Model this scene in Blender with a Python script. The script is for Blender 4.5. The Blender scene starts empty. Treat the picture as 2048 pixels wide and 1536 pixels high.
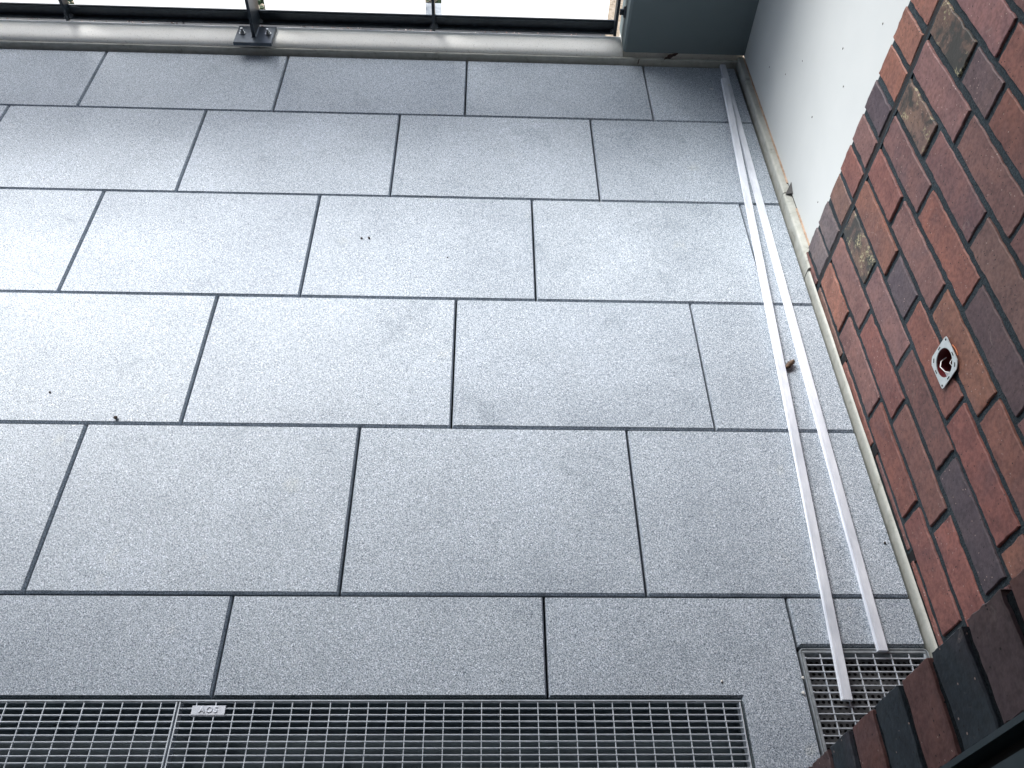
import bpy, bmesh, math, random
from mathutils import Matrix, Vector
R = math.radians
sc = bpy.context.scene
col = sc.collection

# ------------------------------------------------------------------ camera
CAM = (0.0, -2.7562, 1.5430)
rot = ((0.99926184, -0.01334128, -0.03602490),
       (-0.01249970, 0.77381482, -0.63328855),
       (0.03632549, 0.63327137, 0.77307686))
cd = bpy.data.cameras.new('camera')
cd.sensor_width = 36.0
cd.lens = 29.945
cd.clip_start = 0.02
cd.clip_end = 500.0
co = bpy.data.objects.new('camera', cd)
col.objects.link(co)
m = Matrix(rot).to_4x4()
m.translation = Vector(CAM)
co.matrix_world = m
sc.camera = co

# ------------------------------------------------------------------ light
SUN_EL, SUN_AZ = R(46), R(-40)          # azimuth measured from +Y towards +X
w = bpy.data.worlds.new('World')
sc.world = w
w.use_nodes = True
nt = w.node_tree
nt.nodes.clear()
sky = nt.nodes.new('ShaderNodeTexSky')
sky.sky_type = 'NISHITA'
sky.sun_disc = False
sky.sun_elevation = SUN_EL
sky.sun_rotation = SUN_AZ % (2 * math.pi)
sky.air_density = 1.0
sky.dust_density = 2.0
sky.ozone_density = 1.5
bg = nt.nodes.new('ShaderNodeBackground')
bg.inputs['Strength'].default_value = 0.05
out = nt.nodes.new('ShaderNodeOutputWorld')
nt.links.new(sky.outputs[0], bg.inputs[0])
nt.links.new(bg.outputs[0], out.inputs[0])
ld = bpy.data.lights.new('sun', 'SUN')
ld.energy = 1.5
ld.angle = R(29)
ld.color = (1.0, 0.99, 0.975)
lo = bpy.data.objects.new('sun', ld)
col.objects.link(lo)
sd = Vector((math.sin(SUN_AZ) * math.cos(SUN_EL), math.cos(SUN_AZ) * math.cos(SUN_EL), math.sin(SUN_EL)))
lo.rotation_euler = sd.to_track_quat('Z', 'Y').to_euler()
lo.location = sd * 20
sc.view_settings.view_transform = 'Standard'
sc.view_settings.look = 'None'
sc.view_settings.gamma = 1.0
sc.view_settings.use_curve_mapping = False
sc.view_settings.exposure = 2.1
sc.cycles.max_bounces = 8
sc.cycles.diffuse_bounces = 5

rng = random.Random(7)

# ------------------------------------------------------------------ materials
def mat(name, base=(.5, .5, .5), rough=.6, metal=0.0, spec=.5):
    M = bpy.data.materials.new(name)
    M.use_nodes = True
    b = M.node_tree.nodes['Principled BSDF']
    b.inputs['Base Color'].default_value = (*base, 1)
    b.inputs['Roughness'].default_value = rough
    b.inputs['Metallic'].default_value = metal
    b.inputs['Specular IOR Level'].default_value = spec
    return M, M.node_tree, b

def N(t, typ, **kw):
    n = t.nodes.new(typ)
    for k, v in kw.items():
        setattr(n, k, v)
    return n

def coords(t, random_off=True):
    tc = N(t, 'ShaderNodeTexCoord')
    if not random_off:
        return tc.outputs['Object']
    oi = N(t, 'ShaderNodeObjectInfo')
    mul = N(t, 'ShaderNodeMath', operation='MULTIPLY')
    mul.inputs[1].default_value = 37.0
    t.links.new(oi.outputs['Random'], mul.inputs[0])
    add = N(t, 'ShaderNodeVectorMath', operation='ADD')
    t.links.new(tc.outputs['Object'], add.inputs[0])
    t.links.new(mul.outputs[0], add.inputs[1])
    return add.outputs[0]

def noise(t, vec, scale, detail=3.0, rough=.55, dist=0.0):
    n = N(t, 'ShaderNodeTexNoise')
    n.inputs['Scale'].default_value = scale
    n.inputs['Detail'].default_value = detail
    n.inputs['Roughness'].default_value = rough
    n.inputs['Distortion'].default_value = dist
    t.links.new(vec, n.inputs['Vector'])
    return n.outputs['Fac']

def ramp(t, fac, stops, interp='LINEAR'):
    r = N(t, 'ShaderNodeValToRGB')
    r.color_ramp.interpolation = interp
    els = r.color_ramp.elements
    while len(els) < len(stops):
        els.new(.5)
    for e, (p, c) in zip(els, stops):
        e.position = p
        e.color = (*c, 1) if len(c) == 3 else c
    t.links.new(fac, r.inputs[0])
    return r.outputs['Color']

def mixc(t, a, b, fac, mode='MIX'):
    n = N(t, 'ShaderNodeMix', data_type='RGBA', blend_type=mode)
    for s, v in ((n.inputs[6], a), (n.inputs[7], b)):
        if isinstance(v, tuple):
            s.default_value = (*v, 1)
        else:
            t.links.new(v, s)
    if isinstance(fac, float):
        n.inputs[0].default_value = fac
    else:
        t.links.new(fac, n.inputs[0])
    return n.outputs[2]

def bump(t, b, h, strength=.3, dist=.002, prev=None):
    n = N(t, 'ShaderNodeBump')
    n.inputs['Strength'].default_value = strength
    n.inputs['Distance'].default_value = dist
    t.links.new(h, n.inputs['Height'])
    if prev is not None:
        t.links.new(prev, n.inputs['Normal'])
    t.links.new(n.outputs[0], b.inputs['Normal'])
    return n.outputs[0]

# paving: fine exposed grey and white grit
M_TILE, t, b = mat('paving_grit', rough=.55, spec=.5)
mp = N(t, 'ShaderNodeMapping')
mp.inputs['Rotation'].default_value = (.51, .33, .74)      # keep the flat faces off the noise lattice planes
t.links.new(coords(t), mp.inputs['Vector'])
v = mp.outputs[0]
f1 = noise(t, v, 430, 2.0, .65)
f2 = noise(t, v, 150, 2.0, .6)
c1 = ramp(t, f1, [(.33, (.05, .072, .098)), (.44, (.28, .33, .388)), (.55, (.42, .472, .535)), (.68, (.82, .87, .93))])
c2 = ramp(t, f2, [(.38, (.92, .92, .92)), (.62, (1.06, 1.06, 1.06))])
c = mixc(t, c1, c2, 1.0, 'MULTIPLY')
f3 = noise(t, v, 3.2, 3.0, .6)
c3 = ramp(t, f3, [(.3, (.84, .85, .86)), (.55, (1., 1., 1.)), (.75, (1.08, 1.08, 1.09))])
c = mixc(t, c, c3, 1.0, 'MULTIPLY')
f4 = noise(t, v, 9.0, 4.0, .65)
c4 = ramp(t, f4, [(.66, (1., 1., 1.)), (.78, (1.12, 1.08, 1.0))])
c = mixc(t, c, c4, 1.0, 'MULTIPLY')
oi = N(t, 'ShaderNodeObjectInfo')
c = mixc(t, c, ramp(t, oi.outputs['Random'], [(0, (.93, .94, .95)), (1, (1.05, 1.05, 1.04))]), 1.0, 'MULTIPLY')
f5 = noise(t, v, 5.5, 5.0, .7, .6)
c = mixc(t, c, ramp(t, f5, [(.30, (.80, .82, .83)), (.42, (1, 1, 1))]), 1.0, 'MULTIPLY')
t.links.new(c, b.inputs['Base Color'])
bump(t, b, f1, .55, .0012)

M_SUB, t, b = mat('dark_subfloor', (.03, .03, .032), .9)

# brick, tinted by each brick's own colour
def brick_mat(name, lichen=False):
    M, t, b = mat(name, rough=.62, spec=.35)
    v = coords(t)
    oi = N(t, 'ShaderNodeObjectInfo')
    base = oi.outputs['Color']
    n1 = noise(t, v, 16, 4, .6, .6)
    c = mixc(t, base, ramp(t, n1, [(.3, (.74, .72, .76)), (.5, (1, 1, 1)), (.72, (1.18, 1.12, 1.05))]), 1.0, 'MULTIPLY')
    n2 = noise(t, v, 6, 3, .55, .8)
    c = mixc(t, c, (.085, .06, .072), ramp(t, n2, [(.52, (0, 0, 0)), (.74, (.5, .5, .5))]))
    n3 = noise(t, v, 120, 2, .6)
    c = mixc(t, c, ramp(t, n3, [(.32, (.72, .72, .72)), (.6, (1.1, 1.1, 1.1))]), 1.0, 'MULTIPLY')
    vo = N(t, 'ShaderNodeTexVoronoi')
    vo.inputs['Scale'].default_value = 260
    t.links.new(v, vo.inputs['Vector'])
    sep = N(t, 'ShaderNodeSeparateColor')
    t.links.new(vo.outputs['Color'], sep.inputs[0])
    gt = N(t, 'ShaderNodeMath', operation='GREATER_THAN'); gt.inputs[1].default_value = .982
    t.links.new(sep.outputs[0], gt.inputs[0])
    lt = N(t, 'ShaderNodeMath', operation='LESS_THAN'); lt.inputs[1].default_value = .34
    t.links.new(vo.outputs['Distance'], lt.inputs[0])
    mm = N(t, 'ShaderNodeMath', operation='MULTIPLY')
    t.links.new(gt.outputs[0], mm.inputs[0]); t.links.new(lt.outputs[0], mm.inputs[1])
    c = mixc(t, c, (.34, .25, .22), mm.outputs[0])
    gt2 = N(t, 'ShaderNodeMath', operation='LESS_THAN'); gt2.inputs[1].default_value = .03
    t.links.new(sep.outputs[1], gt2.inputs[0])
    mm2 = N(t, 'ShaderNodeMath', operation='MULTIPLY')
    t.links.new(gt2.outputs[0], mm2.inputs[0]); t.links.new(lt.outputs[0], mm2.inputs[1])
    c = mixc(t, c, (.015, .012, .012), mm2.outputs[0])
    sm = noise(t, v, 24, 6, .75, 1.2)
    c = mixc(t, c, (.30, .24, .22), ramp(t, sm, [(.63, (0, 0, 0)), (.74, (.45, .45, .45))]))
    h = n3
    if lichen:
        l1 = noise(t, v, 13, 5, .7, .4)
        c = mixc(t, c, (.035, .037, .035), ramp(t, l1, [(.47, (0, 0, 0)), (.55, (.95, .95, .95))]))
        l2 = noise(t, v, 150, 3, .75)
        m2 = ramp(t, l2, [(.50, (0, 0, 0)), (.56, (1, 1, 1))])
        l3 = noise(t, v, 22, 3, .6)
        m3 = ramp(t, l3, [(.52, (0, 0, 0)), (.60, (1, 1, 1))])
        c = mixc(t, c, (.36, .33, .20), mixc(t, m2, m3, 1.0, 'MULTIPLY'))
        h = l2
    t.links.new(c, b.inputs['Base Color'])
    nb = bump(t, b, h, .5, .0012)
    bump(t, b, noise(t, v, 28, 3, .6), .35, .003, nb)
    return M
M_BRICK = brick_mat('fired_brick')
M_LICHEN = brick_mat('weathered_brick', True)

M_MORT, t, b = mat('dark_mortar', rough=.9, spec=.2)
v = coords(t, False)
n1 = noise(t, v, 260, 3, .7)
t.links.new(mixc(t, ramp(t, n1, [(.3, (.014, .021, .027)), (.65, (.046, .062, .072))]),
                 ramp(t, noise(t, v, 7, 2), [(.3, (.8, .8, .8)), (.7, (1.2, 1.2, 1.2))]), 1.0, 'MULTIPLY'), b.inputs['Base Color'])
bump(t, b, n1, .8, .003)

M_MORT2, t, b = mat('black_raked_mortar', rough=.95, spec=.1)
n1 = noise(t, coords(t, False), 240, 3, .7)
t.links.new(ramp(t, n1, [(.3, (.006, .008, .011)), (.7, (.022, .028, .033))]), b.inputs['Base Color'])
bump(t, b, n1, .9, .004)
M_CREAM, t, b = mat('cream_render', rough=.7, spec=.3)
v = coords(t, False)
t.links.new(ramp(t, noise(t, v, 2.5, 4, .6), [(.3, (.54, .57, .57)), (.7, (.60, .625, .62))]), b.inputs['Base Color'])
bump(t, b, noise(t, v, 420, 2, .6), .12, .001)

M_PIER, t, b = mat('shade_darkened_render', rough=.75, spec=.25)  # cream render coloured dark grey-green to stand in for the pier's shade
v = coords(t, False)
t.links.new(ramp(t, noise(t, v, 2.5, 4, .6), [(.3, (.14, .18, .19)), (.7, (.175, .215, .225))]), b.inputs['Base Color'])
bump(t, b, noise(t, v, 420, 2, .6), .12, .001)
M_CURB, t, b = mat('coated_concrete', rough=.55, spec=.4)
v = coords(t, False)
cn = noise(t, v, 210, 3, .7)
cc = mixc(t, ramp(t, noise(t, v, 5, 4, .65), [(.3, (.84, .84, .80)), (.7, (.92, .92, .88))]),
          ramp(t, cn, [(.28, (.55, .55, .53)), (.42, (1, 1, 1))]), 1.0, 'MULTIPLY')
t.links.new(cc, b.inputs['Base Color'])
bump(t, b, cn, .5, .002)

M_STRIP, t, b = mat('pale_sealing_strip', rough=.6, spec=.35)
v = coords(t, False)
sn = noise(t, v, 22, 6, .75, .5)
t.links.new(ramp(t, sn, [(.30, (.20, .20, .17)), (.42, (.38, .39, .355)), (.7, (.50, .51, .475))]), b.inputs['Base Color'])
bump(t, b, noise(t, v, 60, 4, .6), .4, .002)
M_TAN, t, b = mat('tan_sealant', rough=.7, spec=.3)
t.links.new(ramp(t, noise(t, coords(t, False), 35, 4, .7), [(.3, (.30, .20, .14)), (.7, (.55, .42, .32))]), b.inputs['Base Color'])

def metal_mat(name, lo_, hi_, rough, metal, sc_=40, rr=.15, stretch=None):
    M, t, b = mat(name, rough=rough, metal=metal)
    v = coords(t)
    if stretch:
        mp = N(t, 'ShaderNodeMapping'); mp.inputs['Scale'].default_value = stretch
        t.links.new(v, mp.inputs['Vector']); v = mp.outputs[0]
    n1 = noise(t, v, sc_, 4, .65)
    t.links.new(ramp(t, n1, [(.3, lo_), (.7, hi_)]), b.inputs['Base Color'])
    mr = N(t, 'ShaderNodeMapRange')
    mr.inputs['To Min'].default_value = rough - rr; mr.inputs['To Max'].default_value = rough + rr
    t.links.new(n1, mr.inputs['Value']); t.links.new(mr.outputs[0], b.inputs['Roughness'])
    return M
M_ALU = metal_mat('mill_aluminium', (.56, .60, .67), (.80, .835, .90), .40, .15, 38, .14, (1, .3, 1))
M_GALV = metal_mat('galvanised_steel', (.48, .53, .58), (.68, .73, .79), .42, .25, 60)
M_GALVF = metal_mat('dull_galvanised_frame', (.20, .23, .25), (.38, .42, .45), .45, .3, 90)
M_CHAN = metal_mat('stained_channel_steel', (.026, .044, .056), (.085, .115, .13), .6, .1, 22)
M_PERF = metal_mat('perforated_steel', (.085, .09, .095), (.15, .155, .16), .55, .2, 30)
M_RAIL = metal_mat('dark_coated_steel', (.018, .026, .036), (.032, .044, .055), .38, .25, 50, .08)
M_PLATE = metal_mat('grey_base_plate', (.05, .065, .085), (.09, .11, .135), .32, .35, 40, .08)
M_WELD = metal_mat('bare_weld', (.10, .12, .14), (.24, .27, .30), .45, .5, 300)
M_BOLT = metal_mat('zinc_bolt', (.25, .27, .28), (.55, .57, .58), .32, .85, 200)
M_RING = metal_mat('white_plated_metal', (.44, .49, .50), (.56, .61, .62), .4, .2, 40)
M_FRAME = metal_mat('teal_grey_frame', (.035, .055, .065), (.05, .075, .088), .4, .0, 60, .05)
M_HOLE_DARK, _, _ = mat('painted_hole_dark', (.004, .004, .006), .8)  # near-black colour painted in for the shade inside holes and gaps
M_RUBBER, _, _ = mat('black_rubber', (.012, .012, .014), .6)
M_MAROON, _, _ = mat('maroon_plastic', (.12, .018, .022), .35)
M_ORANGE, _, _ = mat('orange_conduit', (.5, .14, .04), .5)
M_WIRE, _, _ = mat('white_wire', (.8, .8, .8), .35)

M_GLASS = bpy.data.materials.new('milky_glass')
M_GLASS.use_nodes = True
t = M_GLASS.node_tree
t.nodes.clear()
tr = N(t, 'ShaderNodeBsdfTranslucent'); tr.inputs[0].default_value = (.955, .98, 1, 1)
df = N(t, 'ShaderNodeBsdfDiffuse'); df.inputs[0].default_value = (.88, .91, .94, 1)
gl = N(t, 'ShaderNodeBsdfGlossy'); gl.inputs['Roughness'].default_value = .15
mx = N(t, 'ShaderNodeMixShader'); mx.inputs[0].default_value = .15
mx2 = N(t, 'ShaderNodeMixShader')
fr = N(t, 'ShaderNodeFresnel'); fr.inputs[0].default_value = 1.45
ou = N(t, 'ShaderNodeOutputMaterial')
t.links.new(tr.outputs[0], mx.inputs[1]); t.links.new(df.outputs[0], mx.inputs[2])
t.links.new(fr.outputs[0], mx2.inputs[0]); t.links.new(mx.outputs[0], mx2.inputs[1]); t.links.new(gl.outputs[0], mx2.inputs[2])
geo = N(t, 'ShaderNodeNewGeometry')
tp = N(t, 'ShaderNodeBsdfTransparent')
mx3 = N(t, 'ShaderNodeMixShader')               # the pane scatters once, where light enters it
t.links.new(geo.outputs['Backfacing'], mx3.inputs[0])
tp2 = N(t, 'ShaderNodeBsdfTransparent')
mx4 = N(t, 'ShaderNodeMixShader'); mx4.inputs[0].default_value = .14
t.links.new(mx2.outputs[0], mx4.inputs[1]); t.links.new(tp2.outputs[0], mx4.inputs[2])
t.links.new(mx4.outputs[0], mx3.inputs[1]); t.links.new(tp.outputs[0], mx3.inputs[2])
t.links.new(mx3.outputs[0], ou.inputs[0])

M_SAND, t, b = mat('sandy_ground', rough=.95, spec=.1)
v = coords(t, False)
t.links.new(mixc(t, ramp(t, noise(t, v, 30, 5, .75), [(.3, (.16, .12, .08)), (.5, (.42, .34, .25)), (.7, (.55, .47, .37))]),
                 ramp(t, noise(t, v, .6, 3), [(.35, (.7, .7, .7)), (.65, (1.05, 1.05, 1.05))]), 1.0, 'MULTIPLY'), b.inputs['Base Color'])
M_LEAF, t, b = mat('shrub_leaf', rough=.5)
t.links.new(ramp(t, noise(t, coords(t, False), 9, 3), [(.3, (.025, .05, .02)), (.7, (.07, .12, .04))]), b.inputs['Base Color'])
M_STONE, t, b = mat('grey_stone', rough=.85)
t.links.new(ramp(t, noise(t, coords(t, False), 14, 4, .7), [(.3, (.26, .28, .29)), (.7, (.46, .48, .49))]), b.inputs['Base Color'])
M_BARK, _, _ = mat('twig_bark', (.06, .04, .03), .9)
M_CONE, t, b = mat('cone_scale', rough=.7)
t.links.new(ramp(t, noise(t, coords(t, False), 160, 3), [(.3, (.035, .02, .013)), (.7, (.20, .12, .07))]), b.inputs['Base Color'])
M_DEAD, t, b = mat('dead_leaf', rough=.7)
t.links.new(ramp(t, noise(t, coords(t, False), 90, 3), [(.3, (.02, .010, .010)), (.7, (.07, .03, .025))]), b.inputs['Base Color'])
M_DIRT, _, _ = mat('dark_soil', (.03, .022, .018), .95)
M_PEB, _, _ = mat('white_pebble', (.75, .74, .70), .7)
M_RUB, t, b = mat('brick_rubble', rough=.9)
vr = coords(t, False)
t.links.new(ramp(t, noise(t, vr, 90, 1), [(.35, (.05, .05, .055)), (.5, (.30, .17, .14)), (.62, (.55, .50, .48))]), b.inputs['Base Color'])
M_LEDGE, _, _ = mat('bitumen_ledge', (.02, .022, .026), .8)
M_PLASTER, _, _ = mat('grey_plaster', (.32, .32, .31), .8)
M_SOFFIT, _, _ = mat('bounce_cutting_soffit', (.06, .05, .045), .7)  # unseen soffit, coloured dark to cut bounce light on the pier
M_ROOMFL, _, _ = mat('room_floor_screed', (.12, .11, .10), .7)

# ------------------------------------------------------------------ helpers
class MB:
    def __init__(s):
        s.v, s.f = [], []
    def add(s, vs, fs):
        o = len(s.v)
        s.v += [tuple(p) for p in vs]
        s.f += [tuple(i + o for i in f) for f in fs]
        return s
    def box(s, x0, x1, y0, y1, z0, z1):
        return s.add([(x0, y0, z0), (x1, y0, z0), (x1, y1, z0), (x0, y1, z0), (x0, y0, z1), (x1, y0, z1), (x1, y1, z1), (x0, y1, z1)],
                     [(0, 3, 2, 1), (4, 5, 6, 7), (0, 1, 5, 4), (1, 2, 6, 5), (2, 3, 7, 6), (3, 0, 4, 7)])
    def cbox(s, x0, x1, y0, y1, z0, z1, c):
        """box whose top edges are chamfered by c"""
        o = [(x0, y0, z0), (x1, y0, z0), (x1, y1, z0), (x0, y1, z0)]
        q = [(x0, y0, z1 - c), (x1, y0, z1 - c), (x1, y1, z1 - c), (x0, y1, z1 - c)]
        p = [(x0 + c, y0 + c, z1), (x1 - c, y0 + c, z1), (x1 - c, y1 - c, z1), (x0 + c, y1 - c, z1)]
        return s.prism_stack([o, q, p])
    def prism_stack(s, loops, cap0=True, cap1=True):
        n = len(loops[0])
        vs = [p for l in loops for p in l]
        fs = []
        for k in range(len(loops) - 1):
            for i in range(n):
                j = (i + 1) % n
                fs.append((k * n + i, k * n + j, (k + 1) * n + j, (k + 1) * n + i))
        if cap0:
            fs.append(tuple(reversed(range(n))))
        if cap1:
            fs.append(tuple((len(loops) - 1) * n + i for i in range(n)))
        return s.add(vs, fs)
    def cyl(s, c, axis, r0, r1, h, n=16):
        a = Vector(axis).normalized()
        u = a.orthogonal().normalized()
        w_ = a.cross(u)
        c = Vector(c)
        l0 = [c + u * (r0 * math.cos(2 * math.pi * i / n)) + w_ * (r0 * math.sin(2 * math.pi * i / n)) for i in range(n)]
        l1 = [c + a * h + u * (r1 * math.cos(2 * math.pi * i / n)) + w_ * (r1 * math.sin(2 * math.pi * i / n)) for i in range(n)]
        return s.prism_stack([l0, l1])
    def tube(s, pts, r, n=6):
        pts = [Vector(p) for p in pts]
        loops = []
        for i, p in enumerate(pts):
            d = (pts[min(i + 1, len(pts) - 1)] - pts[max(i - 1, 0)]).normalized()
            u = d.orthogonal().normalized() if i == 0 else (pu - d * pu.dot(d)).normalized()
            pu = u
            w_ = d.cross(u)
            loops.append([p + u * (r * math.cos(2 * math.pi * k / n)) + w_ * (r * math.sin(2 * math.pi * k / n)) for k in range(n)])
        return s.prism_stack(loops)
    def mesh(s, name, material, smooth=False):
        me = bpy.data.meshes.new(name)
        me.from_pydata(s.v, [], s.f)
        bm = bmesh.new(); bm.from_mesh(me)
        bmesh.ops.recalc_face_normals(bm, faces=bm.faces)
        bm.to_mesh(me); bm.free()
        if material:
            me.materials.append(material)
        if smooth:
            for p in me.polygons:
                p.use_smooth = True
        return me
    def build(s, name, material, parent=None, loc=(0, 0, 0), smooth=False):
        return link(name, s.mesh(name, material, smooth), parent, loc)

def link(name, me, parent=None, loc=(0, 0, 0)):
    o = bpy.data.objects.new(name, me)
    col.objects.link(o)
    if parent:
        o.parent = parent
    o.location = loc
    return o

def tag(o, label=None, cat=None, group=None, kind=None):
    if label: o['label'] = label
    if cat: o['category'] = cat
    if group: o['group'] = group
    if kind: o['kind'] = kind
    return o

def empty(name, loc, label=None, cat=None, group=None):
    o = bpy.data.objects.new(name, None)
    o.empty_display_size = .05
    col.objects.link(o)
    o.location = loc
    return tag(o, label, cat, group)

def extrude_x(prof, x0, x1, seg=1, jit=0.0):
    """profile of (y,z) points run along X"""
    mb = MB()
    loops = []
    for k in range(seg + 1):
        x = x0 + (x1 - x0) * k / seg
        loops.append([(x, y + rng.uniform(-jit, jit), z + rng.uniform(-jit, jit)) for y, z in prof])
    return mb.prism_stack(loops)

def extrude_y(prof, y0, y1, seg=1, jit=0.0):
    mb = MB()
    loops = []
    for k in range(seg + 1):
        y = y0 + (y1 - y0) * k / seg
        loops.append([(x + rng.uniform(-jit, jit), y, z + rng.uniform(-jit, jit)) for x, z in prof])
    return mb.prism_stack(loops)

# ------------------------------------------------------------------ ground outside
tag(MB().box(-120, 120, -120, 160, -3.4, -2.9).build('ground', M_SAND), kind='structure')

# ------------------------------------------------------------------ balcony floor and paving
XR = 0.856
floor = tag(MB().box(-3.6, 1.0, -2.4, .043, -.30, -.085).build('floor', M_SUB), kind='structure')
D, GX, GY, TH, CH = .40466, .0045, .0045, .04, .0030
YT = [-.078, -D, -2 * D, -3 * D, -4 * D, -5 * D]
YB = [-D, -2 * D, -3 * D, -4 * D, -5 * D, -2.2225]
OFF = [-1.26298, -.86628, -1.06242, -.66620, -.86969, -.47230]
def slab(x0, x1, y0, y1, jz=None):
    cx, cy = (x0 + x1) / 2, (y0 + y1) / 2
    hx, hy = (x1 - x0) / 2 - GX / 2, (y1 - y0) / 2 - GY / 2
    c = CH
    mb = MB()
    o = [(-hx, -hy, -TH), (hx, -hy, -TH), (hx, hy, -TH), (-hx, hy, -TH)]
    q = [(-hx, -hy, -c * 2.2), (hx, -hy, -c * 2.2), (hx, hy, -c * 2.2), (-hx, hy, -c * 2.2)]
    p = [(-hx + c, -hy + c, 0), (hx - c, -hy + c, 0), (hx - c, hy - c, 0), (-hx + c, hy - c, 0)]
    mb.prism_stack([o, q, p])
    ob = mb.build('paving_slab', M_TILE, floor, (cx, cy, rng.uniform(-.0006, .0006)))
    ob.rotation_euler = (rng.uniform(-.0012, .0012), rng.uniform(-.001, .001), rng.uniform(-.0006, .0006))
    return ob
for r in range(6):
    xs = [OFF[r] + .6 * k for k in range(-5, 4)]
    xs = [x for x in xs if -3.4 < x < XR - .02]
    for i, x0 in enumerate(xs):
        x1 = xs[i + 1] if i + 1 < len(xs) else XR
        if r == 5 and x0 > 0:
            continue
        slab(x0, x1, YB[r], YT[r])
# the slab notched round the drain, and the cut piece beside it
xa, xb, xc = .1277 + GX / 2, .4820, .6035
ya, yb, yc = -5 * D - GY / 2, -2.2225 + GY / 2, -2.383
def lloop(c, z):
    return [(xa + c, yb + c, z), (xb + c, yb + c, z), (xb + c, yc + c, z), (xc - c, yc + c, z), (xc - c, ya - c, z), (xa + c, ya - c, z)]
MB().prism_stack([lloop(0, -TH), lloop(0, -CH * 2.2), lloop(CH, 0)]).build('paving_slab', M_TILE, floor)
slab(.6065, XR, -2.1255, -5 * D)
tag(MB().box(-3.6, 1.0, -2.52, -2.386, -.30, -.002).build('threshold', M_PLASTER), kind='structure')

# ------------------------------------------------------------------ drainage channel and mesh gratings
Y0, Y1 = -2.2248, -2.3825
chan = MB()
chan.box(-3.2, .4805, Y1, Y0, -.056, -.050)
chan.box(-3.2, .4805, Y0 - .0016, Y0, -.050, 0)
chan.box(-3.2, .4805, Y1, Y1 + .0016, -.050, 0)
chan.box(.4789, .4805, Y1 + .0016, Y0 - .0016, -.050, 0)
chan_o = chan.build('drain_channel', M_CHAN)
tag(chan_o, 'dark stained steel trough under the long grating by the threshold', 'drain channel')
MB().box(-3.2, .4789, Y0 - .0034, Y0 - .0018, -.012, .0006).build('rim', M_GALV, chan_o)

def flat_bar(name, parent, x0, x1, y0, y1, z0, z1, material=M_GALV):
    return MB().box(x0, x1, y0, y1, z0, z1).build(name, material, parent)

def grating(name, x0, x1, rods, label):
    e = empty(name, ((x0 + x1) / 2, -2.30, -.02), label, 'grating', 'mesh gratings over the drain channel')
    ox, oy, oz = e.location
    ys = [-2.2290 - .01132 * k for k in range(14)]
    t_ = .0008
    me = MB().box(x0 - ox + .002, x1 - ox - .002, -t_, t_, -.0065, 0).mesh('bearing_bar', M_GALV)
    for y in ys:
        link('bearing_bar', me, e, (0, y - oy, -.0008 - oz + rng.uniform(-.0002, .0002)))
    me2 = MB().box(-.0008, .0008, ys[-1] - oy, ys[0] - oy, -.004, 0).mesh('cross_rod', M_GALV)
    for x in rods:
        link('cross_rod', me2, e, (x - ox, 0, -.0012 - oz))
    for x in (x0 + .0011, x1 - .0011):
        MB().box(x - ox - .0011, x - ox + .0011, ys[-1] - oy - t_, ys[0] - oy + t_, -.020, 0).build('end_bar', M_GALV, e, (0, 0, -.0004 - oz))
    for y in (ys[4], ys[9], ys[13]):
        for s_, x in ((1, x0 + .002), (-1, x1 - .002)):
            MB().cyl((x - ox + s_ * .001, y - oy, -.006), (0, 0, 1), .0022, .0014, .0052, 8).build('weld', M_GALV, e, (0, 0, -oz))
    return e
g1 = grating('channel_grating', -.5262, .4770, [.4451 - .0336 * k for k in range(29)],
             'galvanised mesh grating with the small embossed tag, ending at the notched slab')
g2 = grating('channel_grating', -1.5300, -.5300, [-.5581 - .0335 * k for k in range(29)],
             'galvanised mesh grating left of the tagged one, without a tag')
# embossed tag
gx, gy, gz = g1.location
tagp = MB()
tagp.cbox(-.0293, .0293, -.0083, .0083, -.0010, .0008, .0005)
tagp.box(-.0293, .0293, -.0090, -.0083, -.0060, .0)
tg = tagp.build('tag_plate', M_ALU, g1, (-.4723 - gx, -2.2446 - gy, .0006 - gz))
tg['label'] = 'small pale metal tag embossed with three letters'
cu = bpy.data.curves.new('lettering', 'FONT')
cu.body = 'AOS'
cu.size = .0145
cu.extrude = .0009
cu.bevel_depth = .0005
cu.bevel_resolution = 2
cu.align_x = 'CENTER'
cu.align_y = 'CENTER'
cu.space_character = 1.25
to = bpy.data.objects.new('lettering', cu)
col.objects.link(to)
me = bpy.data.meshes.new_from_object(to.evaluated_get(bpy.context.evaluated_depsgraph_get()))
bpy.data.objects.remove(to)
me.name = 'lettering'
me.materials.clear(); me.materials.append(M_ALU)
lt_o = link('lettering', me, tg, (0, .0005, .0008))

# square gully grating by the wall
QX0, QX1, QY0, QY1 = .6066, .8545, -2.1290, -2.3790
gully = empty('floor_gully', ((QX0 + QX1) / 2, (QY0 + QY1) / 2, -.04),
              'square steel gully frame with rounded corners let into the paving beside the brick wall', 'gully')
gq = gully.location
def rrect(x0, x1, y0, y1, r, z, n=5):
    pts = []
    for cx, cy, a0 in ((x1 - r, y1 - r, 0), (x0 + r, y1 - r, 90), (x0 + r, y0 + r, 180), (x1 - r, y0 + r, 270)):
        for k in range(n):
            a = R(a0 + 90 * k / (n - 1))
            pts.append((cx + r * math.cos(a), cy + r * math.sin(a), z))
    return pts
def ring(rects, parent, name, material, o):
    mb = MB()
    loops = [[(p[0] - o[0], p[1] - o[1], p[2] - o[2]) for p in rrect(*q)] for q in rects]
    mb.prism_stack(loops, False, False)
    return mb.build(name, material, parent)
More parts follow.
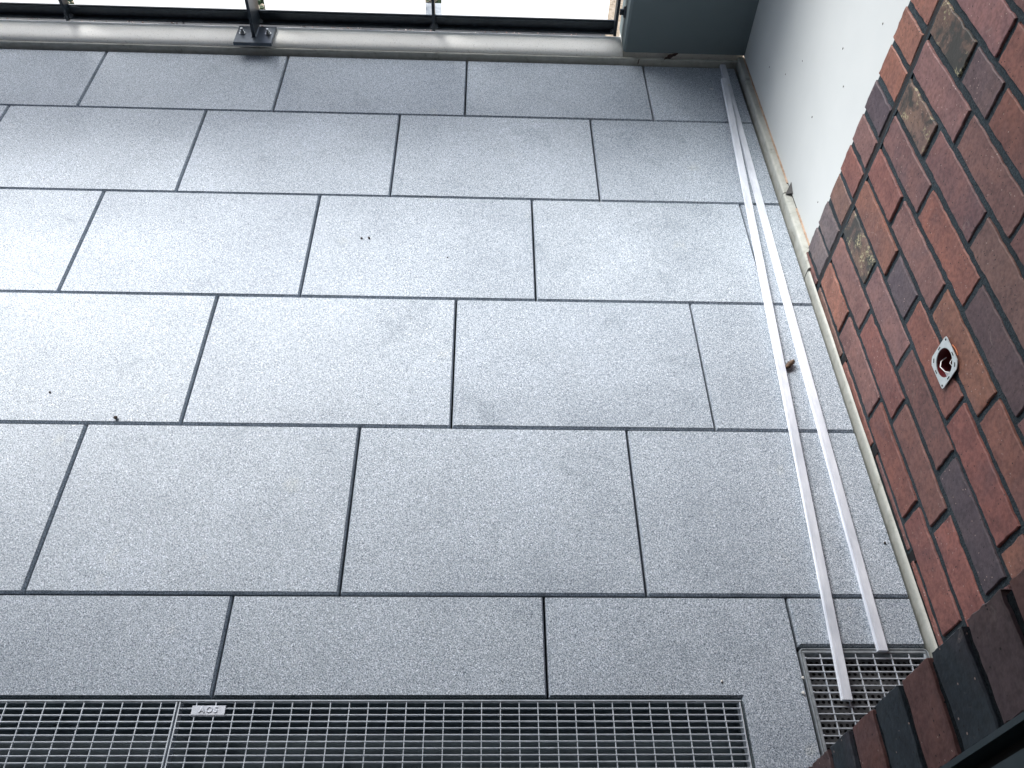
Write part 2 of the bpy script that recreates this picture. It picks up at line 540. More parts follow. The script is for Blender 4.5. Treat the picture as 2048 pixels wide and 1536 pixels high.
ring([(QX0, QX1, QY1, QY0, .008, -.06), (QX0, QX1, QY1, QY0, .008, -.0004), (QX0 + .0006, QX1 - .0006, QY1 + .0006, QY0 - .0006, .0076, .0006),
      (QX0 + .0022, QX1 - .0022, QY1 + .0022, QY0 - .0022, .0064, .0006), (QX0 + .0026, QX1 - .0026, QY1 + .0026, QY0 - .0026, .006, -.0006),
      (QX0 + .0026, QX1 - .0026, QY1 + .0026, QY0 - .0026, .006, -.06)], gully, 'outer_frame', M_GALVF, gq)
# perforated basket
mb = MB()
px, py, zz = .0113, .0105, -.028
x = 0
row = 0
yy = QY1 + .006
while yy < QY0 - .006:
    xx = QX0 + .006 - (px / 2 if row % 2 else 0)
    while xx < QX1 - .006:
        c_ = (xx + px / 2, yy + py / 2)
        sq = [(xx + px, yy + py / 2), (xx + px, yy + py), (xx + px / 2, yy + py), (xx, yy + py), (xx, yy + py / 2), (xx, yy), (xx + px / 2, yy), (xx + px, yy)]
        oc = [(c_[0] + .0034 * math.cos(R(45 * k)), c_[1] + .0034 * math.sin(R(45 * k))) for k in range(8)]
        mb.add([(a - gq[0], b_ - gq[1], zz - gq[2]) for a, b_ in sq + oc], [(k, (k + 1) % 8, 8 + (k + 1) % 8, 8 + k) for k in range(8)])
        xx += px
    yy += py
    row += 1
mb.build('perforated_basket', M_PERF, gully)
MB().box(QX0 - gq[0] + .001, QX1 - gq[0] - .001, QY1 - gq[1] + .001, QY0 - gq[1] - .001, -.045, -.042).build('sump_floor', M_HOLE_DARK, gully)

sg = empty('gully_grating', ((QX0 + QX1) / 2, (QY0 + QY1) / 2, -.02),
           'small square mesh grating lying over the perforated basket, under the end of an aluminium strip', 'grating')
so = sg.location
ix0, ix1, iy0, iy1 = QX0 + .0036, QX1 - .0036, QY1 + .0036, QY0 - .0036
fw = .0058
for nm, b4 in (('frame_bar', (ix0, ix1, iy0, iy0 + fw)), ('frame_bar', (ix0, ix1, iy1 - fw, iy1)),
               ('frame_bar', (ix0, ix0 + fw, iy0 + fw, iy1 - fw)), ('frame_bar', (ix1 - fw, ix1, iy0 + fw, iy1 - fw))):
    MB().cbox(b4[0] - so[0], b4[1] - so[0], b4[2] - so[1], b4[3] - so[1], -.022, 0, .0012).build(nm, M_GALVF, sg, (0, 0, -.0004 - so[2]))
me = MB().box(ix0 + fw - so[0], ix1 - fw - so[0], -.0008, .0008, -.0045, 0).mesh('bearing_bar', M_GALV)
k = 0
while -2.1475 - .0128 * k > iy0 + fw:
    link('bearing_bar', me, sg, (0, -2.1475 - .0128 * k - so[1], -.0016 - so[2]))
    k += 1
me = MB().box(-.0008, .0008, iy0 + fw - so[1], iy1 - fw - so[1], -.004, 0).mesh('cross_rod', M_GALV)
for x in (.6459, .6799, .7139, .7479, .7820, .8165):
    link('cross_rod', me, sg, (x - so[0], 0, -.0022 - so[2]))
for (x, y) in ((.6163, -2.1475), (.6163, -2.2113), (.6163, -2.2881)):
    MB().cyl((x - so[0], y - so[1], -.004), (0, 0, 1), .0026, .0016, .0046, 8).build('weld', M_GALV, sg, (0, 0, -so[2]))

# ------------------------------------------------------------------ kerb, sealing strips, pier, cream wall
curb_prof = [(-.062, -.30), (-.062, .0195), (-.0605, .0245), (-.057, .0290), (-.051, .0330), (-.043, .0358), (-.033, .0374), (-.020, .0380), (.036, .0380), (.043, .0350), (.043, -.30)]
curb = extrude_x(curb_prof, -3.6, .466, 60, .0004).build('parapet_kerb', M_CURB, smooth=True)
tag(curb, 'low cream coated concrete kerb with rounded front edge under the railing', 'kerb')

st = empty('sealing_strip', (-1.5, -.068, 0), 'pale upstand strip running along the foot of the rounded kerb', 'skirting', 'sealing strips round the paving')
extrude_x([(-.0705 + .068, -.08), (-.0705 + .068, .0150), (-.0690 + .068, .0185), (-.0655 + .068, .0196), (-.0625 + .068, .0194), (-.0625 + .068, -.08)],
          -2.1, 2.365, 70, .0004).build('upstand', M_STRIP, st)

st2 = empty('sealing_strip', (.868, -1.2, 0), 'pale upstand strip with tan sealant edge along the foot of the cream and brick walls', 'skirting', 'sealing strips round the paving')
def yprof(y0, y1, zt, xf=.862, xb=.8845, jit=.0004, seg=16, name='upstand'):
    pr = [(xf - .868, -.08), (xf - .868, zt - .006), (xf + .0012 - .868, zt - .002), (xf + .004 - .868, zt), (xb - .868, zt + .001), (xb - .868, -.08)]
    return extrude_y(pr, y0 + 1.2, y1 + 1.2, seg, jit).build(name, M_STRIP, st2)
yprof(-.784, -.05, .0235)
yprof(-.858, -.7865, .0222)
yprof(-1.10, -.8585, .0246, .8612)
yprof(-2.395, -1.1005, .0150, .862, .8667)
for (y0, y1, zt) in ((-.745, -.066, .0245), (-1.035, -.862, .0256)):
    extrude_y([(.8805 - .868, zt - .002), (.8800 - .868, zt + .0030), (.8838 - .868, zt + .0040), (.8838 - .868, zt - .002)], y0 + 1.2, y1 + 1.2, 24, .0006).build('sealant_bead', M_TAN, st2)
# solid black wedge standing in for the shaded notch in the strip
MB().add([(.8660 - .868, -.7935 + 1.2, .0246), (.8836 - .868, -.764 + 1.2, .0262), (.8836 - .868, -.800 + 1.2, .0256), (.8836 - .868, -.764 + 1.2, .046), (.8836 - .868, -.800 + 1.2, .0345)],
         [(0, 1, 3), (0, 3, 4), (0, 4, 2), (0, 2, 1), (1, 2, 4, 3)]).build('notch_dark_wedge', M_RUBBER, st2)

pier = empty('end_pier', (.67, .02, 0), 'rendered pier closing the end of the railing, its shade painted in dark grey-green, joined to the cream wall', 'pier')
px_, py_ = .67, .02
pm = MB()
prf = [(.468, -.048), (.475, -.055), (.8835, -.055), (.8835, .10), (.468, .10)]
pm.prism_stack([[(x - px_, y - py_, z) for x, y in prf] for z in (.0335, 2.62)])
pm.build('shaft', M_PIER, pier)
MB().box(.472 - px_, .8835 - px_, -.040 - py_, .097 - py_, -.3, .0330).build('plinth', M_CURB, pier)

cw = MB().box(.884, 1.10, -1.0441, .10, .0275, 2.62).build('cream_wall', M_CREAM)
tag(cw, 'smooth cream rendered wall between the shaded pier and the brick wall', 'wall')
for (y, z) in ((-.7877, .4683), (-.9424, .6142), (-.8659, .4119), (-.9661, .1348), (-.5628, .3053), (-.3217, .1462), (-.62, .56), (-.75, .25), (-.47, .21)):
    r_ = rng.uniform(.0008, .0016)
    MB().box(-r_ * .5, r_ * .2, -r_, r_, -r_ * rng.uniform(1, 2.4), r_ * 1.4).build('fleck', M_DIRT, cw, (.8838, y, z))

# ------------------------------------------------------------------ brick wall
PAL = dict(r=(.195, .085, .071), o=(.235, .106, .079), p=(.178, .094, .088), d=(.088, .069, .077), v=(.14, .117, .121),
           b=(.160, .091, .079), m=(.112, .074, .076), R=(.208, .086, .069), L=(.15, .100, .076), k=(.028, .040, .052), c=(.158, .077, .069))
def brick_mesh(ly, hz, dx, seed, rag=.0012, ny=18, nz=6):
    """brick lying along Y, face towards -X at x=0; worn arris, slightly wavy face, closed solid"""
    q = random.Random(seed)
    ny = max(5, int(ny * ly / .25))
    ys = [-ly / 2 + ly * i / ny for i in range(ny + 1)]
    zs = [-hz / 2 + hz * i / nz for i in range(nz + 1)]
    # close outer rows so that the arris stays tight
    e = .0015
    ys = [ys[0], ys[0] + e] + ys[1:-1] + [ys[-1] - e, ys[-1]]
    zs = [zs[0], zs[0] + e] + zs[1:-1] + [zs[-1] - e, zs[-1]]
    NY, NZ = len(ys), len(zs)
    vs, idx = [], {}
    sag = [q.uniform(-.0010, .0010) for _ in range(4)]
    top = [q.uniform(-rag, rag) for _ in range(NY)]; bot = [q.uniform(-rag, rag) for _ in range(NY)]
    lef = [q.uniform(-rag, rag) for _ in range(NZ)]; rig = [q.uniform(-rag, rag) for _ in range(NZ)]
    for _ in range(q.randint(0, 2)):                       # chipped spots along the arris
        i = q.randrange(2, NY - 2)
        (top if q.random() < .6 else bot)[i] += 0
        if q.random() < .6: top[i] -= q.uniform(.001, .003)
        else: bot[i] += q.uniform(.001, .003)
    for i in range(NY):
        for j in range(NZ):
            fy, fz = i / (NY - 1), j / (NZ - 1)
            y, z = ys[i], zs[j]
            if j >= NZ - 2: z += top[i]
            if j <= 1: z += bot[i]
            if i <= 1: y += lef[j]
            if i >= NY - 2: y += rig[j]
            x = q.uniform(-.0005, .0005) + sag[0] * fy + sag[1] * fz + sag[2] * math.sin(fy * 6 + 3 * sag[3] * 1000)
            if i in (0, NY - 1) or j in (0, NZ - 1): x += .0012 + q.uniform(0, .0008)
            idx[i, j] = len(vs)
            vs.append((x, y, z))
    fs = [(idx[i, j], idx[i, j + 1], idx[i + 1, j + 1], idx[i + 1, j]) for i in range(NY - 1) for j in range(NZ - 1)]
    nf = len(fs)
    loop = [idx[i, 0] for i in range(NY)] + [idx[NY - 1, j] for j in range(1, NZ)] + [idx[i, NZ - 1] for i in range(NY - 2, -1, -1)] + [idx[0, j] for j in range(NZ - 2, 0, -1)]
    base = len(vs)
    for a in loop:
        vs.append((dx, vs[a][1], vs[a][2]))
    n = len(loop)
    for i in range(n):
        j = (i + 1) % n
        fs.append((loop[i], loop[j], base + j, base + i))
    fs.append(tuple(base + i for i in range(n)))
    mb = MB(); mb.v = vs; mb.f = fs
    me = mb.mesh('brick', None)
    for i, p in enumerate(me.polygons):
        p.use_smooth = len(p.vertices) == 4
    me.set_sharp_from_angle(angle=R(22))
    return me

bw = MB().box(.8724, 1.10, -2.50, -1.0440, -.05, 2.62).build('brick_wall', M_MORT)
tag(bw, 'dark red brick wall with wide grey joints to the right of the paving', 'wall')
XB, JT = .868, .0148
SEAM = -1.1665
heads = {0: [-1.425, -1.689, -1.952, -2.215], 1: [-1.3585, -1.6175, -1.8785, -2.130, -2.33], 2: [-1.4285, -1.6865, -1.9475, -2.205],
         3: [-1.366, -1.612, -1.8735, -2.1285, -2.33], 4: [-1.425, -1.5555, -1.816, -2.081, -2.33], 5: [-1.3505, -1.611, -1.872, -2.13, -2.33],
         6: [-1.4225, -1.6855, -1.938, -2.20], 7: [-1.352, -1.6075, -1.868, -2.13], 8: [-1.4265, -1.6925, -1.95, -2.21],
         9: [-1.3475, -1.4795, -1.742, -2.005, -2.26], 10: [-1.4235, -1.685, -1.945, -2.205], 11: [-1.352, -1.61, -1.87, -2.13],
         12: [-1.425, -1.685, -1.945, -2.205], 13: [-1.36, -1.62, -1.88, -2.14]}
tints = {0: 'brcrc', 1: 'oprrcr', 2: 'prcRr', 3: 'LpcdRr', 4: 'odRRor', 5: 'rporbrr', 6: 'pRmcr', 7: 'Lpbcr', 8: 'ppcbr', 9: 'Lmrpcr', 10: 'prpcr', 11: 'rcprb', 12: 'pcrbr', 13: 'rpcrb'}
lefts = 'cvvbrbdooobrpvr'
PIT, Z1 = .0844, .0785
cut = []
def put_brick(parent, y0, y1, z0, z1, tint, dx, xf, seed, X0=0.0):
    me = brick_mesh(y1 - y0, z1 - z0, dx, seed)
    me.materials.append(M_LICHEN if tint == 'L' else M_BRICK)
    o = link('brick', me, parent, (xf + rng.uniform(-.0012, .0012), (y0 + y1) / 2, (z0 + z1) / 2))
    o.rotation_euler = (rng.uniform(-.005, .005), 0, rng.uniform(-.005, .005))
    k = rng.uniform(.86, 1.14)
    cl = PAL[tint]
    o.color = (cl[0] * k, cl[1] * k * rng.uniform(.97, 1.03), cl[2] * k * rng.uniform(.96, 1.06), 1)
    return o
for n in range(14):
    zc = Z1 + PIT * (n - 1)
    z0, z1 = zc - .0347 + rng.uniform(-.0008, .0008), zc + .0347 + rng.uniform(-.0008, .0008)
    if n == 0:
        z0 = .012
    xs = [SEAM - .0125] + [h for h in heads[n]] + [-2.42]
    for i in range(len(xs) - 1):
        ya = xs[i] - (JT / 2 if i else 0)
        yb = xs[i + 1] + JT / 2
        if ya < -2.40 or ya - yb < .03:
            continue
        if n == 0:
            yb += .012
        o = put_brick(bw, yb, ya, z0 + (rng.uniform(-.004, .006) if n == 0 else 0), z1, tints[n][i % len(tints[n])], .03, XB + (.001 if n == 0 else 0), n * 50 + i)
        if n in (4, 5) and ya > -1.70 > yb or n in (4, 5) and ya > -1.74 > yb:
            cut.append(o)
    put_brick(bw, SEAM + .0095, -1.0425, z0 + .0006, z1 - .0006, lefts[n], .03, XB, 9000 + n)
MB().box(.8696, .8725, SEAM - .0122, SEAM - .0042, .03, 1.18).build('joint_mortar', M_MORT, bw)
MB().box(.8700, .8725, SEAM - .0041, SEAM + .0088, .03, 1.18).build('joint_gap', M_HOLE_DARK, bw)

for (y, z0, z1, hw) in ((-1.425, .013, .036, .010), (-1.689, .012, .034, .011), (-1.952, .013, .038, .012)):
    MB().box(.8702, .8726, y - hw, y + hw, z0, z1).build('weep_hole', M_HOLE_DARK, bw)  # solid black patch put in for the dark of the open joint
# recessed wiring box: a real hole through two bricks
BY, BZ = -1.7275, .3672
cutter = MB().cyl((XB - .02, BY, BZ), (1, 0, 0), .0298, .0298, .09, 32).build('cutter', None)
bpy.context.view_layer.update()
for o in cut + [bw]:
    md = o.modifiers.new('cut', 'BOOLEAN')
    md.operation = 'DIFFERENCE'; md.object = cutter; md.solver = 'EXACT'
dg = bpy.context.evaluated_depsgraph_get()
for o in cut + [bw]:
    me = bpy.data.meshes.new_from_object(o.evaluated_get(dg))
    o.modifiers.clear()
    o.data = me
bpy.data.objects.remove(cutter)

wb = empty('wiring_box', (XB, BY, BZ), 'white metal mounting plate round an open wiring box set into the brick wall', 'wiring box')
mb = MB()
n = 64
lo_, li_ = [], []
def outline(a):
    """square with two small and two large corner radii, as (dy,dz); a=0 is +z, going towards +y"""
    y, z = math.sin(a), math.cos(a)
    s_ = .0362 / max(abs(y), abs(z))
    q_ = Vector((y * s_, z * s_))
    lim = .0490 if y * z > 0 else .0440
    if q_.length > lim: q_ = q_.normalized() * lim
    return q_
outl = [outline(2 * math.pi * k / n) for k in range(n)]
inl = [Vector((math.sin(2 * math.pi * k / n), math.cos(2 * math.pi * k / n))) * .0278 for k in range(n)]
L = [[(-.0030, p[0], p[1]) for p in outl], [(-.0046, p[0], p[1]) for p in outl], [(-.0046, p[0], p[1]) for p in inl], [(-.0030, p[0], p[1]) for p in inl], [(-.0030, p[0], p[1]) for p in outl]]
mb.prism_stack(L, False, False)
mb.build('plate', M_RING, wb)
cup = MB()
l0 = [(-.0028, math.sin(2 * math.pi * k / 32) * .0286, math.cos(2 * math.pi * k / 32) * .0286) for k in range(32)]
l1 = [(.045, p[1] * .97, p[2] * .97) for p in l0]
cup.prism_stack([l0, l1], False, True)
cup.build('box_cup', M_MAROON, wb, smooth=False)
for (dy, dz, a, lx) in ((.0300, .0312, 0, 0), (-.0300, -.0312, 0, 0)):
    MB().cyl((-.0050, dy, dz), (1, 0, 0), .0022, .0022, .0008, 12).build('screw_hole', M_HOLE_DARK, wb)  # black disc on the plate, painted in for the dark of a hole
for (dy, dz, a) in ((.0262, -.0250, 45), (-.0262, .0250, 45), (.0318, .004, 90), (-.0060, .0318, 0), (.004, -.0318, 0), (-.0318, -.006, 90)):
    c_, s_ = math.cos(R(a)), math.sin(R(a))
    hw, hh = .0042, .0012
    pts = [(hw, hh), (-hw, hh), (-hw, -hh), (hw, -hh)]
    lp = [[(xx, dy + u * c_ - v_ * s_, dz + u * s_ + v_ * c_) for u, v_ in pts] for xx in (-.0050, -.0040)]
    MB().prism_stack(lp).build('slot', M_HOLE_DARK, wb)
MB().tube([(.012, .022, -.010), (.002, .016, -.015), (-.003, .004, -.017), (.001, -.010, -.015), (.010, -.018, -.010)], .0011).build('wire', M_WIRE, wb)
MB().tube([(.014, -.022, .004), (.003, -.017, .008), (.000, -.008, .008), (.006, .000, .011)], .0008).build('wire', M_WIRE, wb)
MB().box(.006, .030, -.0258, -.0235, -.012, .004).build('claw', M_GALV, wb)
MB().box(.008, .024, -.012, .000, -.0262, -.0246).build('claw', M_GALV, wb)
MB().tube([(-.0004, .012 - .0038 * k, .0362 + .0035 * math.sin(R(22 * k))) for k in range(8)], .0010).build('conduit_edge', M_ORANGE, wb)

# ------------------------------------------------------------------ brick jamb of the doorway
JX = .495
jb = MB().box(JX + .0055, 1.10, -2.503, -2.4055, -.05, 2.62).build('brick_jamb', M_MORT2)
tag(jb, 'dark brick door jamb in the near corner, its bricks ending at the teal door frame', 'jamb')
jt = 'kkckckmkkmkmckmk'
for n in range(14):
    z0 = .3150 + .0848 * (n - 3)
    if z0 < 0: z0 = z0
    z1 = z0 + .0700
    me = brick_mesh(.104, z1 - z0, .24, 500 + n, .0010, 24, 10)
    me.materials.append(M_BRICK)
    o = link('brick', me, jb, (JX + rng.uniform(-.001, .001), -2.4515, (z0 + z1) / 2))
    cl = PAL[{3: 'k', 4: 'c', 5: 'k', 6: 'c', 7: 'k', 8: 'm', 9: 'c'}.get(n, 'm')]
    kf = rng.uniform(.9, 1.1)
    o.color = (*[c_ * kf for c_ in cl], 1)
df_ = empty('door_frame', (.52, -2.55, 0), 'dark teal door frame edge in the lower right corner', 'door frame')
MB().box(.4935 - .52, .60 - .52, -2.5095 + 2.55, -2.5035 + 2.55, 0, 2.2).build('outer_lip', M_FRAME, df_)
MB().box(.520 - .52, .60 - .52, -2.5300 + 2.55, -2.5096 + 2.55, 0, 2.2).build('seal_groove', M_RUBBER, df_)
MB().box(.4920 - .52, .60 - .52, -2.60 + 2.55, -2.5301 + 2.55, 0, 2.2).build('casing', M_FRAME, df_)

# ------------------------------------------------------------------ railing
RY = .036
rail = empty('railing', (-.8, RY, .05), 'dark steel balcony railing with milky glass panels standing on the kerb', 'railing')
ro = rail.location
def rp(mb, name, material, smooth=False, parent=rail):
    for i, p in enumerate(mb.v):
        mb.v[i] = (p[0] - ro[0], p[1] - ro[1], p[2] - ro[2])
    return mb.build(name, material, parent, smooth=smooth)
ZB, ZT = .0500, .0900
posts = [-3.27, -2.65, -2.03, -1.405, -.772, -.178, .4425]
for i in range(len(posts) - 1):
    a, b_ = posts[i] + .005, posts[i + 1] - .005
    m_ = MB()
    m_.box(a, b_, .0480, .0530, ZB, ZT)
    m_.box(a, b_, .0270, .0479, ZB, ZB + .005)
    rp(m_, 'bottom_rail', M_RAIL)
    m_ = MB()
    m_.box(a + .002, b_ - .002, .0440, .0478, ZT - .010, ZT - .004)
    rp(m_, 'glazing_bead', M_RAIL)
    m_ = MB().box(a, b_, .010, .062, 1.0, 1.03)
    rp(m_, 'handrail', M_RAIL)
    # the milky pane
    g = MB().box(a + .022, b_ - .022, .0545, .0625, ZB + .012, .955)
    rp(g, 'glass_panel', M_GLASS)
for i, x in enumerate(posts):
    foot = i in (0, 2, 4)
    if foot:
        rp(MB().box(x - .005, x + .005, -.056, .058, .0502, 1.0), 'post', M_RAIL)
        pl = MB()
        pl.cbox(-.0625, .0625, -.0535, .0535, 0, .0112, .0012)
        plo = pl.build('base_plate', M_PLATE, rail, (x - ro[0], -.0365 - ro[1], .0387 - ro[2]))
        for s_ in (-1, 1):
            bm_ = MB()
            bm_.cyl((0, 0, 0), (0, 0, 1), .0105, .0105, .0022, 20)
            bm_.cyl((0, 0, .0022), (0, 0, 1), .0074, .0070, .0070, 6)
            bm_.cyl((0, 0, .0092), (0, 0, 1), .0042, .0042, .0085, 10)
            bm_.build('bolt', M_BOLT, plo, (s_ * .043, .006, .0112))
        for s_ in (-1, 1):
            wd = MB().tube([(s_ * .0055, -.019 + k * .015, .0122 + .0008 * math.sin(k * 2.1)) for k in range(5)], .0022)
            wd.build('weld', M_WELD, plo)
    else:
        rp(MB().box(x - .0048, x + .0048, .020, .058, ZB - .002, 1.0), 'post', M_RAIL)
    for s_ in (-1, 1):
        if (i == 0 and s_ < 0) or (i == len(posts) - 1 and s_ > 0):
            continue
        wd = MB().prism_stack([[(x + s_ * .0048, .026, ZB + .0048), (x + s_ * .014, .027, ZB + .0052), (x + s_ * .0095, .034, ZB + .009), (x + s_ * .0048, .032, ZB + .013)],
                               [(x + s_ * .0048, .047, ZB + .0048), (x + s_ * .015, .047, ZB + .0052), (x + s_ * .010, .047, ZB + .010), (x + s_ * .0048, .047, ZB + .014)]])
        rp(wd, 'weld', M_WELD)
# bracket that ties the end post to the pier
m_ = MB().box(.4480, .4668, .012, .020, .128, .146)
m_.cyl((.4668, .016, .137), (-1, 0, 0), .021, .017, .006, 16)
rp(m_, 'wall_bracket', M_RAIL)

# outer ledge and rubble seen under the bottom rail
tag(MB().box(-3.6, .432, .0435, .215, -.10, -.03).build('outer_ledge', M_LEDGE), kind='structure')
mb = MB()
for _ in range(900):
    x, y = rng.uniform(-2.2, .43), rng.uniform(.10, .205)
    if math.sin(x * 9) + math.sin(x * 23 + 1) < rng.uniform(-1.6, 1.2): continue
    r_ = rng.uniform(.0015, .0042)
    c_ = Vector((x, y, -.03 + r_ * .6))
    mb.add([c_ + Vector((r_ * rng.uniform(.6, 1.2), 0, 0)), c_ + Vector((-r_ * .8, r_ * .7, 0)), c_ + Vector((-r_ * .6, -r_, 0)), c_ + Vector((0, 0, r_ * rng.uniform(.7, 1.4))), c_ + Vector((0, 0, -r_))],
           [(0, 1, 3), (1, 2, 3), (2, 0, 3), (1, 0, 4), (2, 1, 4), (0, 2, 4)])
tag(mb.build('rubble', M_RUB), 'pinkish brick crumbs scattered on the ledge under the railing', 'rubble', kind='stuff')

# ------------------------------------------------------------------ aluminium strips
def strip_bar(name, p0, p1, label):
    """hollow bar: 20 mm wide, 10 mm high, thin side lip"""
    a, b_ = Vector(p0), Vector(p1)
    ln = (b_ - a).length
    e = empty(name, (a + b_) / 2, label, 'metal strip', 'aluminium strips on the paving')
    d = (b_ - a).normalized()
    q = Vector((0, 1, 0)).rotation_difference(d)
    e.rotation_mode = 'QUATERNION'; e.rotation_quaternion = q
    pr = [(-.0098, 0), (-.0098, .0040), (-.0090, .0044), (-.0090, .0090), (-.0084, .0097), (-.0046, .0097), (-.0044, .0088), (-.0038, .0088), (-.0036, .0097), (.0086, .0097), (.0094, .0090), (.0094, 0)]
    mb = MB()
    mb.prism_stack([[(x, y, z) for x, z in pr] for y in (-ln / 2, ln / 2)], True, True)
    mb.build('profile', M_ALU, e)
    MB().box(-.0072, .0074, -ln / 2 - .0006, -ln / 2 - .0002, .0016, .0078).build('open_end', M_GALV, e)
    return e
# near end first; bar one lies across bar two at its far end
strip_bar('aluminium_strip', (.6712, -2.2290, .0006), (.7950, -.1790, .0112), 'left pale aluminium strip whose near end lies on the square grating')
strip_bar('aluminium_strip', (.7640, -2.1370, .0006), (.8105, -.0760, .0006), 'right pale aluminium strip ending at the edge of the square grating, nearer the wall')

# ------------------------------------------------------------------ small litter
cone = empty('tree_cone', (.7430, -1.4270, .009), 'small brown dried cone lying between the two aluminium strips', 'cone')
ax = Vector((.75, .66, .06)).normalized()
u_ = ax.orthogonal().normalized(); w_ = ax.cross(u_)
body = MB()
loops = []
for k in range(9):
    f = k / 8
    r_ = .0052 * math.sin(math.pi * (.10 + .86 * f)) ** .7
    loops.append([ax * (-.016 + .030 * f) + u_ * r_ * math.cos(R(45 * i)) + w_ * r_ * math.sin(R(45 * i)) for i in range(8)])
body.prism_stack(loops).build('core', M_CONE, cone, smooth=True)
for k in range(64):
    f = (k + .5) / 64
    a = k * 2.39996
    r_ = .0056 * math.sin(math.pi * (.10 + .84 * f)) ** .7
    c_ = ax * (-.016 + .029 * f) + (u_ * math.cos(a) + w_ * math.sin(a)) * r_
    rad = (u_ * math.cos(a) + w_ * math.sin(a))
    tan = ax.cross(rad)
    tip = c_ + ax * .0042 + rad * .0024
    MB().add([c_ - tan * .0018 - ax * .001, c_ + tan * .0018 - ax * .001, tip + tan * .0011, tip - tan * .0011, c_ + rad * .0012 + ax * .001],
             [(0, 1, 4), (1, 2, 4), (2, 3, 4), (3, 0, 4), (0, 3, 2, 1)]).build('scale', M_CONE, cone)
MB().tube([ax * .013, ax * .020 + Vector((0, 0, .001))], .0007).build('stalk', M_BARK, cone)

lf = MB()
K = 8
vs, fs = [], []
for i in range(K + 1):
    f = i / K
    hw = .0085 * math.sin(math.pi * min(1, f * .96 + .02)) * (1 + .25 * math.sin(i * 2.4))
    x = -.022 + .050 * f
    for j in (-1, 0, 1):
        vs.append((x, j * hw + .004 * math.sin(f * 3), .004 + .008 * f * f + abs(j) * .0035 * (1 + .5 * math.sin(i * 1.7 + j))))
for i in range(K):
    for j in range(2):
        fs.append((i * 3 + j, i * 3 + j + 1, i * 3 + j + 4, i * 3 + j + 3))
top = len(vs)
vs += [(p[0], p[1], p[2] - .0006) for p in vs]
fs += [tuple(reversed([a + top for a in f])) for f in fs]
lf.add(vs, fs)
lo2 = lf.build('dead_leaf', M_DEAD, None, (.628, -.0680, .0195), True)
lo2.rotation_euler = (R(8), R(-8), R(16))
tag(lo2, 'curled dark reddish dead leaf lying on the strip below the shaded pier', 'leaf')
tw = MB().tube([(.5195, -.0760, .002), (.5205, -.0735, .010), (.5222, -.0705, .018)], .0016)
tag(tw.build('twig', M_BARK), 'tiny brown twig stub at the paving edge left of the dead leaf', 'twig')

def crumb(name, x, y, r, material, label, cat, seed, z=0.0, group=None, sq=.8):
    q = random.Random(seed)
    bm = bmesh.new()
    bmesh.ops.create_icosphere(bm, subdivisions=1, radius=r)
    for vv in bm.verts:
        vv.co *= q.uniform(.7, 1.25)
        vv.co.z *= sq
    me = bpy.data.meshes.new(name); bm.to_mesh(me); bm.free()
    me.materials.append(material)
    o = link(name, me, None, (x, y, z + r * sq * .8))
    return tag(o, label, cat, group)
G1, G2 = 'dark soil crumbs on the paving', 'white pebbles on the paving'
crumb('soil_crumb', -.3283, -.9917, .0034, M_DIRT, 'dark crumb, left of a close pair on the third row of slabs', 'crumb', 1, group=G1)
crumb('soil_crumb', -.3082, -.9911, .0038, M_DIRT, 'dark crumb, right of a close pair on the third row of slabs', 'crumb', 2, group=G1)
crumb('soil_crumb', -.0942, -1.0607, .0022, M_DIRT, 'tiny lone dark crumb near the middle of the third row of slabs', 'crumb', 3, group=G1)
crumb('soil_crumb', -.8094, -1.6060, .0050, M_DIRT, 'largest dark crumb, beside a joint at the left of the fourth row', 'crumb', 4, group=G1)
crumb('soil_crumb', -.9768, -1.5352, .0025, M_DIRT, 'small dark crumb alone on the leftmost slab of the fourth row', 'crumb', 5, group=G1)
crumb('soil_crumb', .838, -1.905, .0030, M_DIRT, 'small dark crumb on the narrow slab edge next to the brick wall', 'crumb', 6, group=G1)
crumb('pebble', .4486, -2.1925, .0030, M_PEB, 'white pebble on the notched slab, nearer the long grating', 'pebble', 7, group=G2)
crumb('pebble', .6010, -2.186, .0030, M_PEB, 'white pebble on the joint left of the square grating, far one', 'pebble', 8, group=G2)
crumb('pebble', .5955, -2.214, .0038, M_PEB, 'white pebble beside the square grating, near one of the two', 'pebble', 9, group=G2)
crumb('mortar_crumb', .8085, -.205, .0030, M_PEB, 'small pale mortar crumb on the far end of the right aluminium strip', 'crumb', 10, z=.010)
crumb('straw', .752, -.215, .0016, M_PEB, 'pale splinter on the shaded corner slab left of the strips', 'splinter', 11).scale = (5.5, 1, 1)

q = random.Random(21)
mb = MB()
def grain(x, y, z, r_):
    c_ = Vector((x, y, z + r_ * .5))
    mb.add([c_ + Vector((r_ * q.uniform(.6, 1.3), q.uniform(-.3, .3) * r_, 0)), c_ + Vector((-r_ * .8, r_ * q.uniform(.5, .9), 0)), c_ + Vector((-r_ * .6, -r_, 0)), c_ + Vector((0, 0, r_ * q.uniform(.5, 1))), c_ - Vector((0, 0, r_ * .5))],
           [(0, 1, 3), (1, 2, 3), (2, 0, 3), (1, 0, 4), (2, 1, 4), (0, 2, 4)])
for _ in range(260):
    grain(q.uniform(.838, .8545), q.uniform(-2.1, -.1), .0002, q.uniform(.0004, .0012))
for _ in range(160):
    grain(q.uniform(-1.4, .8), -.0795 - abs(q.gauss(0, .006)), .0002, q.uniform(.0004, .0011))
for _ in range(200):
    r5 = q.randint(1, 5)
    grain(q.uniform(-1.6, .84), -D * r5 - .006 - abs(q.gauss(0, .004)), .0002, q.uniform(.0003, .0009))
tag(mb.build('grit', M_DIRT), 'fine dark grit gathered along slab joints and the wall strip', 'grit', kind='stuff')

